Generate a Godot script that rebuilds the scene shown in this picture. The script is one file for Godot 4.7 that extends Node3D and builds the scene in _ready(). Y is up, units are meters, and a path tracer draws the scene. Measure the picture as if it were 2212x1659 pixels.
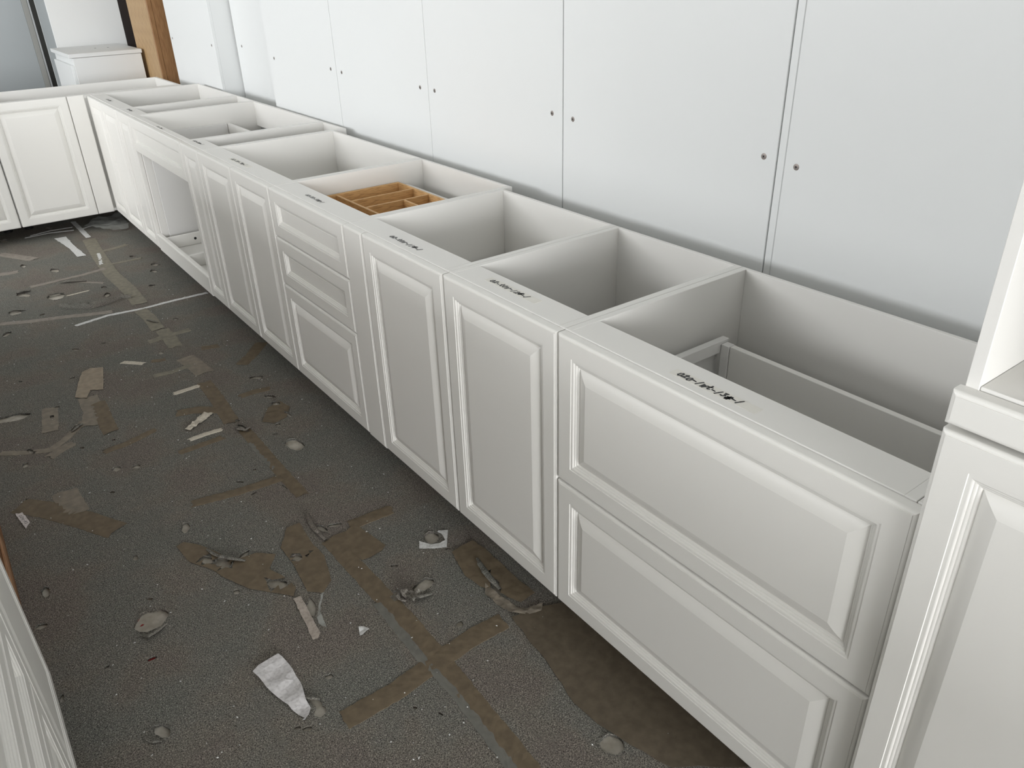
extends Node3D
# Showroom floor: a run of unfinished white base cabinets along a panelled wall.
# World: x runs along the cabinet run, y up, z points out of the wall into the aisle; metres.

const TOP := 0.82      # top of the base cabinets
const LOW := 0.10      # underside of the base cabinets
const FACE := 0.022    # thickness of doors and drawer fronts
var M := {}
var cache := {}
var used := {}

const HOLES := [
	[-4058, 667, 13, -16, 29, 4],[-3848, 537, 19, -22, 34, 6],[-3535, 738, 26, -30, 37, 5],[-3394, 605, 11, -39, 58, 7],
	[-3288, 808, 9, -30, 39, 4],[-3009, 879, -14, -21, 24, 0],[-3567, 60, 19, -22, 24, 6],[-3456, 97, 14, -16, 24, 6],
	[-1822, 118, 14, -25, 17, 6],[-2329, 363, 9, -11, 17, 5],[-2606, 541, 8, -10, 8, 2],[-3238, 389, -7, -18, 33, 4],
	[-2675, 200, 9, -11, 15, 4],[-2080, 819, 2, -9, 11, 1],[-1527, 301, 6, -8, 7, 3],[-2422, 901, 6, -7, 9, 1],
	[-3368, 376, 11, -12, 19, 5],[-2316, 722, -3, -12, 9, 1],[-2616, 656, 11, -14, 14, 2],[-3223, 166, 3, -19, 15, 3],
	[-4788, 412, 17, -20, 23, 3],[-3806, 126, 12, -15, 20, 4],[-3168, 705, -2, -13, 13, 1],[-4686, 687, 21, -24, 36, 5],
	[-1561, 138, 11, -14, 16, 6],[-1454, 133, 24, -4, 7, 6],[-2013, 848, 4, -11, 12, 1],[-2096, 970, 14, -58, 32, 2],
	[-1702, 982, -5, -11, 16, -1],[-1477, 736, 4, -14, 18, 2],[-1449, 679, 5, -13, 15, 3],[-1697, 803, 6, -7, 9, 2],
	[-1341, 780, 6, -7, 8, 2],[-1682, 700, 5, -5, 10, 2],[-1001, 647, -21, -13, 17, -7],[-954, 803, 15, -3, 7, 7],
	[-1348, 226, 6, -8, 8, 3],[-1405, 192, 6, -8, 13, 5],[-1234, 199, 31, -23, 32, 17],[-770, 549, -11, -19, 9, -1],
	[-957, 1034, 26, 2, -4, 10],[-824, 1066, 3, -14, 12, 0],[-634, 620, 4, -9, 11, 3],[-753, 815, 6, -8, 6, 2],
	[-669, 834, 2, -42, 40, 1],[-594, 522, 26, -22, 18, 10],[-1386, 919, 3, -9, 8, 1],[-1472, 1010, 3, -3, 7, 1],
	[-1172, 368, 4, -5, 9, 3],[-1861, 794, -11, -19, 11, 0],[-1787, 952, 21, -10, 11, 4],[-1463, 304, 31, -9, 12, 8],
	[-1013, 327, 20, -2, 2, 3],[-1135, 432, 10, -10, 5, 3],[-1043, 419, -1, -11, 5, 0],[-1630, 135, 19, -17, 11, 5],
	[-814, 643, 21, -18, 15, 7],[-772, 610, 24, -17, 22, 10],[-533, 866, 1, -12, 8, 0],[-573, 961, -2, -6, 7, -1],
	[-301, 904, 24, -11, 10, 10],[-540, 1067, 5, -4, 12, 5],[-661, 434, 15, -12, 13, 7],[-498, 86, 14, -17, 25, 15],
	[-458, 232, 7, -9, 5, 3],[-339, 208, -3, -34, 22, 4],[-351, 287, 6, -8, 19, 11],[-162, 208, 6, -8, 10, 7],
	[-213, 545, 4, -9, 9, 3],[-109, 645, 5, -10, 7, 2],[-124, 662, 3, -7, 6, 2],[-731, 284, 10, -21, 9, 4],
	[-451, 484, 5, -10, 37, 13],[-165, 602, 16, -10, 9, 7],[-136, 603, 11, -10, 15, 10],[-273, 42, 3, -8, 7, 4],
	[-211, 58, -1, -10, 27, 6],[-10, 428, 4, -4, 4, 2],[39, 391, 8, -3, 2, 2],[-654, 403, -3, -15, 6, 1],
	[-737, 322, 25, -7, 8, 8],[-426, 75, 5, -7, 5, 3],[332, 142, 22, -19, 15, 19] ]
const FLAPS := [
	[[[-3104, 302], [-3134, 346], [-3097, 412], [-3083, 500], [-3159, 590], [-3223, 621]], 0.026],
	[[[-3601, 553], [-3578, 501], [-3532, 430]], 0.012],
	[[[-3572, 765], [-3590, 730], [-3570, 697]], 0.014],
	[[[-3422, 638], [-3439, 599], [-3419, 563]], 0.01],
	[[[-3313, 832], [-3319, 804], [-3284, 762]], 0.008],
	[[[-857, 623], [-812, 609], [-738, 552]], 0.012],
	[[[-632, 867], [-614, 852], [-630, 807]], 0.01],
	[[[-1836, 814], [-1863, 789], [-1874, 769]], 0.01],
	[[[-1491, 314], [-1438, 308], [-1452, 283]], 0.014],
	[[[-363, 269], [-332, 282], [-314, 273]], 0.009],
	[[[-337, 255], [-311, 241], [-298, 206]], 0.011],
	[[[-206, 626], [-190, 609], [-164, 586]], 0.008],
	[[[-333, 30], [-275, 39], [-191, 51]], 0.014],
	[[[-2745, 311], [-2712, 292], [-2677, 277]], 0.009],
	[[[-830, 323], [-751, 333], [-677, 332]], 0.012],
	[[[-314, 936], [-289, 928], [-274, 909]], 0.007],
]

const REDS := [[[-707, 868], [-701, 855], [-693, 861], [-698, 870]], [[-671, 862], [-676, 855], [-672, 851], [-669, 857]], [[-546, 875], [-540, 856], [-535, 859], [-536, 876]], [[-971, 810], [-970, 807], [-964, 808]]]
const STRIPS := [
	['packing_tape',0.052,'brown',[[-681, 326], [-465, 319], [-273, 311], [-114, 310], [56, 315], [210, 319], [342, 323]],'long straight brown tape strip running lengthwise through the tape cross'],
	['packing_tape',0.026,'residue',[[-358, 338], [-142, 342], [8, 334], [184, 341], [277, 345]],'grey glue-stained strip beside the long brown tape near the crossing'],
	['packing_tape',0.055,'brown',[[-78, 571], [-77, 439], [-94, 300], [-103, 198], [-99, 111]],'brown tape laid across the long strip to make the cross'],
	['packing_tape',0.038,'brown',[[-1111, 596], [-1083, 466], [-1068, 314]],'short brown tape running left from the seam above the torn patch'],
	['packing_tape',0.045,'brown',[[-697, 247], [-695, 179], [-691, 112]],'brown tape stub between the seam and the single-door cabinets'],
	['packing_tape',0.085,'brown',[[-686, 275], [-613, 263], [-537, 250]],'wide brown tape patch right of the seam, above the ripped tape'],
	['packing_tape',0.042,'brown',[[-1449, 304], [-1244, 303], [-1058, 303], [-929, 300]],'brown tape along the seam with a curled end above the torn patches'],
	['packing_tape',0.018,'residue',[[-1344, 320], [-1232, 319], [-1135, 314]],'narrow grey strip beside the curled seam tape'],
	['packing_tape',0.075,'brown',[[-1450, 1033], [-1362, 960], [-1238, 883], [-1118, 814]],'wide brown tape lying right of the handwritten paper tag'],
	['packing_tape',0.075,'tan',[[-1445, 905], [-1359, 900], [-1286, 896]],'tan tape joining the wide brown tape near the paper tag'],
	['packing_tape',0.03,'brown',[[-1440, 538], [-1442, 465], [-1446, 382]],'faint brown tape below the two cream paper strips'],
	['packing_tape',0.05,'brown',[[-1728, 466], [-1709, 399], [-1642, 316]],'faint brown tape above the crumpled cream strip'],
	['packing_tape',0.055,'brown',[[-1918, 301], [-1744, 306], [-1524, 323]],'brown tape on the seam beside the cream strips'],
	['packing_tape',0.075,'tan',[[-2208, 294], [-2113, 281], [-1998, 272]],'tan tape on the seam above the long cream strip'],
	['packing_tape',0.06,'olive',[[-2584, 288], [-2474, 287], [-2345, 293]],'olive tape on the seam right below the white line'],
	['packing_tape',0.075,'olive',[[-4356, 257], [-3926, 283], [-3569, 295], [-3228, 279], [-2990, 285]],'long clear yellowish tape on the seam at the far corner'],
	['packing_tape',0.06,'olive',[[-2906, 306], [-2775, 296], [-2596, 302]],'yellowish tape on the seam just past the white line'],
	['packing_tape',0.04,'olive',[[-2476, 377], [-2496, 288], [-2497, 185]],'faint yellowish tape crossing the seam below the white line'],
	['packing_tape',0.03,'olive',[[-2109, 450], [-2103, 378], [-2114, 293]],'faint olive tape left of the tan seam tape'],
	['packing_tape',0.025,'olive',[[-3745, 273], [-3742, 191], [-3741, 91]],'thin olive tape right of the far seam tape'],
	['packing_tape',0.04,'olive',[[-4036, 244], [-4048, 172], [-4077, 96]],'olive tape crossing the seam near the far corner'],
	['packing_tape',0.07,'tan',[[-2090, 708], [-1956, 713], [-1842, 746]],'crumpled tan tape below the folded kraft patch'],
	['packing_tape',0.055,'tan',[[-2093, 843], [-1938, 866], [-1890, 874]],'short tan tape with a slit, left of the crumpled tape'],
	['packing_tape',0.03,'tan',[[-1841, 1042], [-1788, 969], [-1751, 893], [-1801, 836], [-1899, 756]],'torn curving tan tape left of the crumpled tan tape'],
	['packing_tape',0.04,'tan',[[-1700, 906], [-1733, 862], [-1749, 820]],'tan tape stub under the torn curving tape'],
	['packing_tape',0.055,'brown',[[-2018, 684], [-1848, 693], [-1741, 697]],'brown tape right of the torn curving tape'],
	['packing_tape',0.03,'brown',[[-1615, 747], [-1623, 665], [-1658, 562]],'faint brown tape trail in the middle of the floor'],
	['packing_tape',0.055,'brown',[[-1976, 126], [-2040, 57], [-2140, -26]],'crumpled brown tape reaching under the three-drawer cabinet'],
	['packing_tape',0.04,'brown',[[-2252, 205], [-2241, 169], [-2232, 134]],'small brown tape patch right of the olive seam tape'],
	['packing_tape',0.035,'brown',[[-1705, 229], [-1707, 174], [-1695, 110]],'short brown tape left of the torn hole'],
	['packing_tape',0.05,'beige',[[-3983, 794], [-3968, 751], [-3967, 702]],'beige tape strip with a hole torn through it'],
	['packing_tape',0.06,'beige',[[-4400, 746], [-4288, 679], [-4144, 595]],'pinkish beige torn paper nearest the cross-run doors'],
	['packing_tape',0.04,'beige',[[-3168, 888], [-3102, 755], [-3056, 615], [-3008, 515], [-2975, 418]],'long beige torn paper strip ending at the white line'],
	['packing_tape',0.035,'beige',[[-3637, 691], [-3647, 565], [-3659, 417], [-3687, 301]],'long beige torn tape reaching the seam'],
	['packing_tape',0.022,'beige',[[-3613, 525], [-3527, 443], [-3442, 361]],'short beige tape under the dark flap'],
	['packing_tape',0.03,'brown',[[-2262, 416], [-2248, 388], [-2246, 363]],'small brown tape right of the cream paper slip'],
	['masking_tape',0.022,'white',[[-2904, 602], [-2938, 447], [-2916, 289], [-2925, 132], [-2921, -32]],'long straight white tape line across the carpet'],
	['masking_tape',0.02,'white',[[-4668, 575], [-4681, 438], [-4639, 292]],'white tape strip near the far cabinets'],
	['masking_tape',0.014,'white',[[-4696, 541], [-4731, 421], [-4721, 287]],'thinner white tape behind the far white tape strip'],
	['masking_tape',0.03,'white',[[-4855, 258], [-4649, 254], [-4391, 250]],'white tape along the seam in the far corner'],
	['masking_tape',0.022,'white',[[-4005, 271], [-3893, 286], [-3773, 305]],'short white tape piece on the far seam'],
	['masking_tape',0.014,'cream',[[-3365, 561], [-3368, 503], [-3371, 447]],'thin cream strip left of the seam'],
	['masking_tape',0.014,'white',[[-4635, 239], [-4678, 147], [-4622, 83], [-4715, -4]],'wavy white tape under the plastic film'],
	['paper_strip',0.027,'cream',[[-2334, 519], [-2299, 487], [-2258, 450]],'cream paper slip lying left of the tan seam tape'],
	['paper_strip',0.026,'cream',[[-1896, 429], [-1900, 370], [-1902, 310]],'straight cream paper strip touching the seam'],
	['paper_strip',0.024,'cream',[[-1503, 488], [-1507, 428], [-1503, 368]],'straight cream paper strip below the crumpled one'],
]
const SHEETS := [
	['kraft_paper',0.004,'kraft',[[-2335, 681], [-2358, 644], [-2330, 599], [-2116, 642], [-2144, 686], [-2077, 711], [-2115, 748], [-2241, 713]],'folded kraft paper patch stuck on the carpet'],
	['paper_scrap',0.002,'white',[[-4516, 429], [-4510, 362], [-4246, 356], [-4009, 338], [-4015, 386], [-4242, 395]],'ragged white paper piece near the far cabinets'],
	['paper_scrap',0.008,'cream',[[-1582, 476], [-1665, 381], [-1636, 354], [-1590, 419], [-1566, 462]],'crumpled cream paper strip beside the seam'],
	['padding_scrap',0.008,'wadding',[[-334, 685], [-345, 666], [-349, 615], [-335, 611], [-280, 606], [-236, 606], [-203, 612], [-179, 617], [-153, 617], [-138, 628], [-130, 639], [-154, 647], [-227, 666], [-252, 673], [-287, 677]],'large torn piece of white wadding on the carpet'],
	['paper_scrap',0.002,'white',[[-506, 123], [-495, 120], [-469, 101], [-459, 81], [-461, 61], [-492, 54], [-506, 60], [-510, 54], [-494, 31], [-432, 74], [-450, 107], [-476, 140]],'white paper torn around a hole beside the base cabinets'],
	['paper_scrap',0.01,'white',[[-306, 419], [-302, 407], [-285, 400], [-281, 410], [-277, 430]],'small bright white crumpled scrap'],
	['paper_tag',0.003,'tag',[[-1408, 1049], [-1399, 1040], [-1403, 1031], [-1367, 1025], [-1329, 1020], [-1316, 1027], [-1301, 1035], [-1351, 1042], [-1394, 1049]],'small white paper tag with black handwriting'],
	['paper_strip',0.004,'greige',[[-508, 510], [-506, 489], [-420, 498], [-350, 504], [-337, 515], [-342, 528], [-429, 518]],'grey beige paper strip lying beside the clear tape curl'],
	['clear_tape',0.01,'film',[[-478, 441], [-475, 435], [-441, 462], [-415, 474], [-357, 483], [-380, 495], [-400, 490], [-444, 465]],'curled piece of clear tape next to the paper strip'],
	['carpet_scrap',0.02,'felt',[[-361, 271], [-354, 250], [-335, 257], [-311, 217], [-304, 232], [-296, 245], [-292, 265], [-317, 269], [-330, 279]],'torn dark carpet flap beside a triangular hole'],
	['plastic_film',0.03,'film',[[-4628, 231], [-4764, 129], [-4821, -9], [-4787, -31], [-4494, -20], [-4392, 13], [-4382, 98], [-4465, 144]],'crumpled clear plastic film in the far corner'],
	['packing_paper',0.002,'stain',[[-96, 92], [-85, 18], [-57, -45], [57, -64], [230, -70], [369, -76], [570, -75], [448, 83], [322, 121], [275, 133], [202, 138], [94, 116]],'big brown paper sheet lying under the edge of the wide drawer unit'],
	['packing_paper',0.003,'brown',[[-403, 76], [-411, 36], [-408, 0], [-355, -7], [-287, -7], [-184, -6], [-128, -10], [-124, 40], [-158, 56], [-202, 64], [-238, 91], [-299, 100]],'wide brown tape patch under the edge of the narrow door cabinets'],
	['packing_paper',0.006,'tan',[[-240, 74], [-214, 71], [-168, 69], [-118, 60], [-96, 41], [-86, -3], [-67, 17], [-78, 54], [-115, 87], [-159, 95], [-205, 98]],'torn curving tan paper in front of the cabinets'],
	['packing_paper',0.002,'brown',[[-807, 404], [-805, 365], [-693, 374], [-619, 369], [-511, 398], [-481, 437], [-513, 468], [-628, 455], [-730, 455]],'broad brown paper patch with a beige hole left of the seam'],
	['packing_paper',0.002,'brown',[[-927, 695], [-934, 672], [-889, 637], [-760, 579], [-754, 520], [-712, 477], [-661, 515], [-597, 493], [-546, 486], [-517, 505], [-553, 532], [-621, 590], [-701, 625], [-765, 646], [-834, 684]],'long torn brown paper with two beige holes'],
	['packing_paper',0.002,'brown',[[-1458, 232], [-1542, 176], [-1572, 121], [-1499, 106], [-1432, 148], [-1419, 201]],'small brown patch by the slit near the drawers'],
]


# ------------------------------------------------------------------ mesh helpers
func newst() -> SurfaceTool:
	var st := SurfaceTool.new()
	st.begin(Mesh.PRIMITIVE_TRIANGLES)
	return st

func tri3(st: SurfaceTool, a: Vector3, b: Vector3, c: Vector3, na: Vector3, nb: Vector3, nc: Vector3) -> void:
	var g := (b - a).cross(c - a)
	if g.length_squared() < 1e-18:
		return
	if g.dot(na + nb + nc) > 0.0:
		var t := b; b = c; c = t
		var tn := nb; nb = nc; nc = tn
	st.set_normal(na); st.add_vertex(a)
	st.set_normal(nb); st.add_vertex(b)
	st.set_normal(nc); st.add_vertex(c)

func quad(st: SurfaceTool, a: Vector3, b: Vector3, c: Vector3, d: Vector3, n: Vector3) -> void:
	tri3(st, a, b, c, n, n, n)
	tri3(st, a, c, d, n, n, n)

# a box with chamfered edges
func bx(st: SurfaceTool, p: Vector3, q: Vector3, ch := 0.0008) -> void:
	var lo := p.min(q)
	var hi := p.max(q)
	var c := minf(ch, 0.3 * minf(hi.x - lo.x, minf(hi.y - lo.y, hi.z - lo.z)))
	for ax in 3:
		var u := (ax + 1) % 3
		var v := (ax + 2) % 3
		for s in [0, 1]:
			var n := Vector3.ZERO
			n[ax] = 1.0 if s else -1.0
			var pts := []
			for k in [[0, 0], [1, 0], [1, 1], [0, 1]]:
				var w := Vector3.ZERO
				w[ax] = hi[ax] if s else lo[ax]
				w[u] = hi[u] - c if k[0] else lo[u] + c
				w[v] = hi[v] - c if k[1] else lo[v] + c
				pts.append(w)
			quad(st, pts[0], pts[1], pts[2], pts[3], n)
		for su in [0, 1]:
			for sv in [0, 1]:
				var n2 := Vector3.ZERO
				n2[u] = 1.0 if su else -1.0
				n2[v] = 1.0 if sv else -1.0
				var a := Vector3.ZERO
				a[ax] = lo[ax] + c
				a[u] = hi[u] if su else lo[u]
				a[v] = hi[v] - c if sv else lo[v] + c
				var b := a
				b[ax] = hi[ax] - c
				var a2 := a
				a2[u] = hi[u] - c if su else lo[u] + c
				a2[v] = hi[v] if sv else lo[v]
				var b2 := a2
				b2[ax] = hi[ax] - c
				quad(st, a, b, b2, a2, n2.normalized())
	for sx in [0, 1]:
		for sy in [0, 1]:
			for sz in [0, 1]:
				var o := Vector3(hi.x if sx else lo.x, hi.y if sy else lo.y, hi.z if sz else lo.z)
				var dx := Vector3(-c if sx else c, 0, 0)
				var dy := Vector3(0, -c if sy else c, 0)
				var dz := Vector3(0, 0, -c if sz else c)
				var n3 := -(dx + dy + dz).normalized()
				tri3(st, o + dy + dz, o + dx + dz, o + dx + dy, n3, n3, n3)

# a turned profile [radius, height] round an axis
func lathe(st: SurfaceTool, prof: Array, seg: int, xf: Transform3D) -> void:
	for i in prof.size() - 1:
		var a = prof[i]
		var b = prof[i + 1]
		var t := Vector2(b[0] - a[0], b[1] - a[1])
		if t.length() < 1e-7:
			continue
		var nn := Vector2(t.y, -t.x).normalized()
		for k in seg:
			var f0 := TAU * k / seg
			var f1 := TAU * (k + 1) / seg
			var p := []
			for e in [[a, f0], [a, f1], [b, f1], [b, f0]]:
				p.append(xf * Vector3(e[0][0] * cos(e[1]), e[0][1], e[0][0] * sin(e[1])))
			var n0 := xf.basis * Vector3(nn.x * cos(f0), nn.y, nn.x * sin(f0))
			var n1 := xf.basis * Vector3(nn.x * cos(f1), nn.y, nn.x * sin(f1))
			tri3(st, p[0], p[1], p[2], n0, n1, n1)
			tri3(st, p[0], p[2], p[3], n0, n1, n0)

# a panelled front: concentric mitred mouldings between w x h, back at z 0, face at z FACE
func front_mesh(w: float, h: float, style: String, th := FACE) -> Mesh:
	var key := "%s_%.4f_%.4f_%.4f" % [style, w, h, th]
	if cache.has(key):
		return cache[key]
	var pr := [[0.0, 0.0], [0.0, th - 0.0065]]
	for k in range(1, 6):                       # rounded outer edge with its fine quirk
		var f := PI / 2 * k / 5.0
		pr.append([0.0055 * (1.0 - cos(f)), th - 0.0065 + 0.0055 * sin(f)])
	pr.append([0.0062, th - 0.001])
	pr.append([0.0066, th])
	if style != "plain":
		var m := 0.0435
		pr.append([m, th])
		pr.append([m + 0.0008, th - 0.0014])
		pr.append([m + 0.0040, th - 0.0016])
		var z := th - 0.0016
		var x := m + 0.0040
		for r in 3:                             # three reeds stepping down
			for k in range(1, 5):
				var f := PI / 2 * k / 4.0
				pr.append([x + 0.0044 * sin(f) * 0.95, z + 0.0004 * sin(f * 2.0) - 0.0029 * (1.0 - cos(f))])
			x += 0.0044
			z -= 0.0029
			pr.append([x, z])
		if style == "raised":
			pr.append([x + 0.0008, z - 0.0008])
			pr.append([x + 0.0014, z - 0.0002])
			for k in range(1, 9):                # the hollow lifts in a curve to the sharp-edged field
				var t := k / 8.0
				pr.append([x + 0.0014 + 0.0260 * t, z - 0.0002 + (th - 0.0004 - z + 0.0002) * (0.5 * t + 0.5 * (1.0 - pow(1.0 - t, 2.2)))])
		else:
			pr.append([x + 0.0006, z - 0.0006])
			pr.append([x + 0.0030, z - 0.0006])
			pr.append([x + 0.0034, z + 0.0002])
	var st := newst()
	var n := pr.size()
	var sn := []
	for i in n - 1:
		var d := Vector2(pr[i + 1][0] - pr[i][0], pr[i + 1][1] - pr[i][1])
		sn.append(Vector2(-d.y, d.x).normalized())
	for side in 4:
		for i in n - 1:
			var n0: Vector2 = sn[i]
			var n1: Vector2 = sn[i]
			if i > 0 and sn[i].dot(sn[i - 1]) > 0.72:
				n0 = (sn[i] + sn[i - 1]).normalized()
			if i < n - 2 and sn[i].dot(sn[i + 1]) > 0.72:
				n1 = (sn[i] + sn[i + 1]).normalized()
			var a: float = pr[i][0]
			var b: float = pr[i + 1][0]
			var za: float = pr[i][1]
			var zb: float = pr[i + 1][1]
			var p := []
			var inw := Vector3.ZERO
			match side:
				0: p = [Vector3(a, a, za), Vector3(w - a, a, za), Vector3(w - b, b, zb), Vector3(b, b, zb)]; inw = Vector3.UP
				1: p = [Vector3(a, h - a, za), Vector3(w - a, h - a, za), Vector3(w - b, h - b, zb), Vector3(b, h - b, zb)]; inw = Vector3.DOWN
				2: p = [Vector3(a, a, za), Vector3(a, h - a, za), Vector3(b, h - b, zb), Vector3(b, b, zb)]; inw = Vector3.RIGHT
				3: p = [Vector3(w - a, a, za), Vector3(w - a, h - a, za), Vector3(w - b, h - b, zb), Vector3(w - b, b, zb)]; inw = Vector3.LEFT
			var m0 := inw * n0.x + Vector3.BACK * n0.y
			var m1 := inw * n1.x + Vector3.BACK * n1.y
			tri3(st, p[0], p[1], p[2], m0, m0, m1)
			tri3(st, p[0], p[2], p[3], m0, m1, m1)
	var e: float = pr[n - 1][0]
	var zf: float = pr[n - 1][1]
	quad(st, Vector3(e, e, zf), Vector3(w - e, e, zf), Vector3(w - e, h - e, zf), Vector3(e, h - e, zf), Vector3.BACK)
	quad(st, Vector3(0, 0, 0), Vector3(w, 0, 0), Vector3(w, h, 0), Vector3(0, h, 0), Vector3.FORWARD)
	cache[key] = st.commit()
	return cache[key]

# a flat ink stroke along points, lying in the plane of u and v
func stroke(st: SurfaceTool, pts: Array, wid: float, o: Vector3, u: Vector3, v: Vector3, n: Vector3) -> void:
	for i in pts.size() - 1:
		var a: Vector2 = pts[i]
		var b: Vector2 = pts[i + 1]
		if a.distance_to(b) < 1e-6:
			continue
		var t := (b - a).normalized()
		var s := Vector2(-t.y, t.x) * wid * 0.5
		a -= t * wid * 0.35
		b += t * wid * 0.35
		var q := []
		for w in [a - s, b - s * 0.8, b + s * 0.8, a + s]:
			q.append(o + u * w.x + v * w.y + n * 0.0001 * i)
		quad(st, q[0], q[1], q[2], q[3], n)

const GLYPH := {
	"0": [[0.35, 0.95, 0.08, 0.75, 0.05, 0.3, 0.3, 0.05, 0.55, 0.25, 0.58, 0.75, 0.35, 0.95]],
	"1": [[0.12, 0.0, 0.28, 0.6, 0.42, 1.05]],
	"2": [[0.12, 0.75, 0.35, 0.98, 0.56, 0.75, 0.3, 0.3, 0.05, 0.06, 0.6, 0.1]],
	"3": [[0.1, 0.9, 0.5, 0.95, 0.28, 0.58, 0.55, 0.35, 0.3, 0.02, 0.02, 0.12]],
	"5": [[0.55, 0.95, 0.2, 0.92, 0.15, 0.55, 0.5, 0.5, 0.45, 0.08, 0.05, 0.08]],
	"6": [[0.5, 0.98, 0.15, 0.5, 0.2, 0.05, 0.5, 0.1, 0.5, 0.42, 0.18, 0.4]],
	"7": [[0.05, 0.92, 0.58, 0.9, 0.22, 0.0]],
	"8": [[0.5, 0.85, 0.25, 0.98, 0.15, 0.7, 0.5, 0.35, 0.35, 0.02, 0.08, 0.2, 0.3, 0.5, 0.5, 0.85]],
	"9": [[0.5, 0.9, 0.2, 0.95, 0.15, 0.6, 0.5, 0.62, 0.55, 0.95, 0.4, 0.0]],
	"-": [[0.05, 0.5, 0.55, 0.42]],
	"#": [[0.15, 0.0, 0.3, 0.95], [0.4, 0.0, 0.55, 0.95], [0.0, 0.65, 0.68, 0.7], [0.0, 0.3, 0.65, 0.33], [0.1, 0.1, 0.6, 0.85]],
	"w": [[0.05, 0.9, 0.1, 0.1, 0.32, 0.75, 0.42, 0.08, 0.65, 0.85], [0.2, 0.4, 0.6, 0.5]],
	"t": [[0.25, 1.1, 0.32, 1.0], [0.05, 0.62, 0.6, 0.72], [0.3, 0.85, 0.2, 0.2, 0.45, 0.02, 0.6, 0.15]],
	"K": [[0.1, 0.0, 0.2, 1.0], [0.55, 0.95, 0.15, 0.45, 0.6, 0.05]],
	"V": [[0.05, 0.95, 0.22, 0.05, 0.6, 1.0]],
	"M": [[0.05, 0.0, 0.15, 0.95, 0.35, 0.25, 0.55, 0.95, 0.62, 0.02]],
	":": [[0.2, 0.7, 0.28, 0.75], [0.18, 0.2, 0.26, 0.25]],
}

func writing(st: SurfaceTool, txt: String, length: float, height: float, o: Vector3, u: Vector3, v: Vector3, n: Vector3, wid := 0.12) -> void:
	var step := length / txt.length()
	for i in txt.length():
		for line in GLYPH[txt[i]]:
			var pts := []
			for k in line.size() / 2:
				var gy: float = line[2 * k + 1]
				pts.append(Vector2(step * (i + 0.1 + line[2 * k] * 1.25 + 0.22 * (gy - 0.5)), height * (gy + 0.12 * sin(i * 2.3))))
			stroke(st, pts, height * wid, o, u, v, n)

# ------------------------------------------------------------------ scene tree helpers
func numbered(called: String) -> String:
	if not used.has(called):
		used[called] = 0
		return called
	used[called] += 1
	return "%s_%03d" % [called, used[called]]

func part(called: String, mesh: Mesh, mat: Material, parent: Node, at := Transform3D()) -> MeshInstance3D:
	var o := MeshInstance3D.new()
	o.name = called if parent != self else numbered(called)
	o.mesh = mesh
	o.material_override = mat
	o.transform = at
	parent.add_child(o, true)
	return o

func box(called: String, p: Vector3, q: Vector3, mat: Material, parent: Node, ch := 0.0008) -> MeshInstance3D:
	var st := newst()
	bx(st, p, q, ch)
	return part(called, st.commit(), mat, parent)

func tag(o: Node, label: String, category: String, group := "") -> Node:
	o.set_meta("label", label)
	o.set_meta("category", category)
	if group:
		o.set_meta("group", group)
	return o

func thing(called: String, label: String, category: String, at := Vector3.ZERO, turn := 0.0, group := "") -> Node3D:
	var o := Node3D.new()
	o.name = numbered(called)
	add_child(o)
	o.position = at
	o.rotation.y = turn
	tag(o, label, category, group)
	return o

func structure(o: Node) -> Node:
	o.set_meta("kind", "structure")
	return o

func front(called: String, x0: float, x1: float, y0: float, y1: float, style: String, parent: Node, z := 0.0) -> MeshInstance3D:
	return part(called, front_mesh(x1 - x0, y1 - y0, style), M.paint, parent, Transform3D(Basis(), Vector3(x0, y0, z + 0.0012)))

# the open-topped carcass: x 0..w, front at z 0, back at z -d
func carcass(o: Node3D, w: float, d: float, opt := {}) -> void:
	var t := 0.018
	box("side_panel", Vector3(0.0006, LOW, -d), Vector3(t, TOP, 0), M.board, o)
	box("side_panel", Vector3(w - t, LOW, -d), Vector3(w - 0.0006, TOP, 0), M.board, o)
	box("bottom_panel", Vector3(t, LOW, -d + 0.012), Vector3(w - t, LOW + t, 0), M.board, o)
	if opt.get("back", true):
		box("back_panel", Vector3(t, LOW, -d), Vector3(w - t, TOP, -d + 0.012), M.board, o)
	else:
		box("back_rail", Vector3(t, TOP - 0.13, -d), Vector3(w - t, TOP, -d + 0.018), M.board, o)
	var r: float = opt.get("rail", 0.079)
	if r > 0.0:
		box("front_rail", Vector3(t, TOP - 0.018, -r), Vector3(w - t, TOP - 0.0003, 0), M.board, o)
	if opt.has("shelf"):
		box("shelf", Vector3(t + 0.012, opt.shelf - 0.018, -d + 0.014), Vector3(w - t - 0.001, opt.shelf, -0.03), M.board, o)
	var st := newst()
	lathe(st, [[0.0, 0.0006], [0.026, 0.0006], [0.028, 0.004], [0.028, 0.010], [0.016, 0.014], [0.016, 0.085], [0.030, 0.09], [0.030, LOW], [0.0, LOW]], 14, Transform3D())
	var leg := st.commit()
	for lx in [0.06, w - 0.06]:
		for lz in [opt.get("leg", -0.19), -d + 0.07]:
			part("leg", leg, M.plastic, o, Transform3D(Basis(), Vector3(lx, 0, lz)))

# masking-tape label with marker writing on top of a rail
func rail_label(o: Node3D, x0: float, x1: float, z: float, txt: String, hgt: float, strip := true) -> void:
	var base: Node = o
	var y := TOP
	if strip:
		base = box("label_tape", Vector3(x0 - 0.014, y - 0.0002, z - 0.019), Vector3(x1 + 0.034, y + 0.0002, z + 0.004), M.labeltape, o, 0.0)
	var st := newst()
	writing(st, txt, x1 - x0, hgt, Vector3(x0, y + 0.0005, z), Vector3.RIGHT, Vector3.FORWARD, Vector3.UP, 0.27)
	part("handwriting", st.commit(), M.ink, base)

var rings := []

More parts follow.
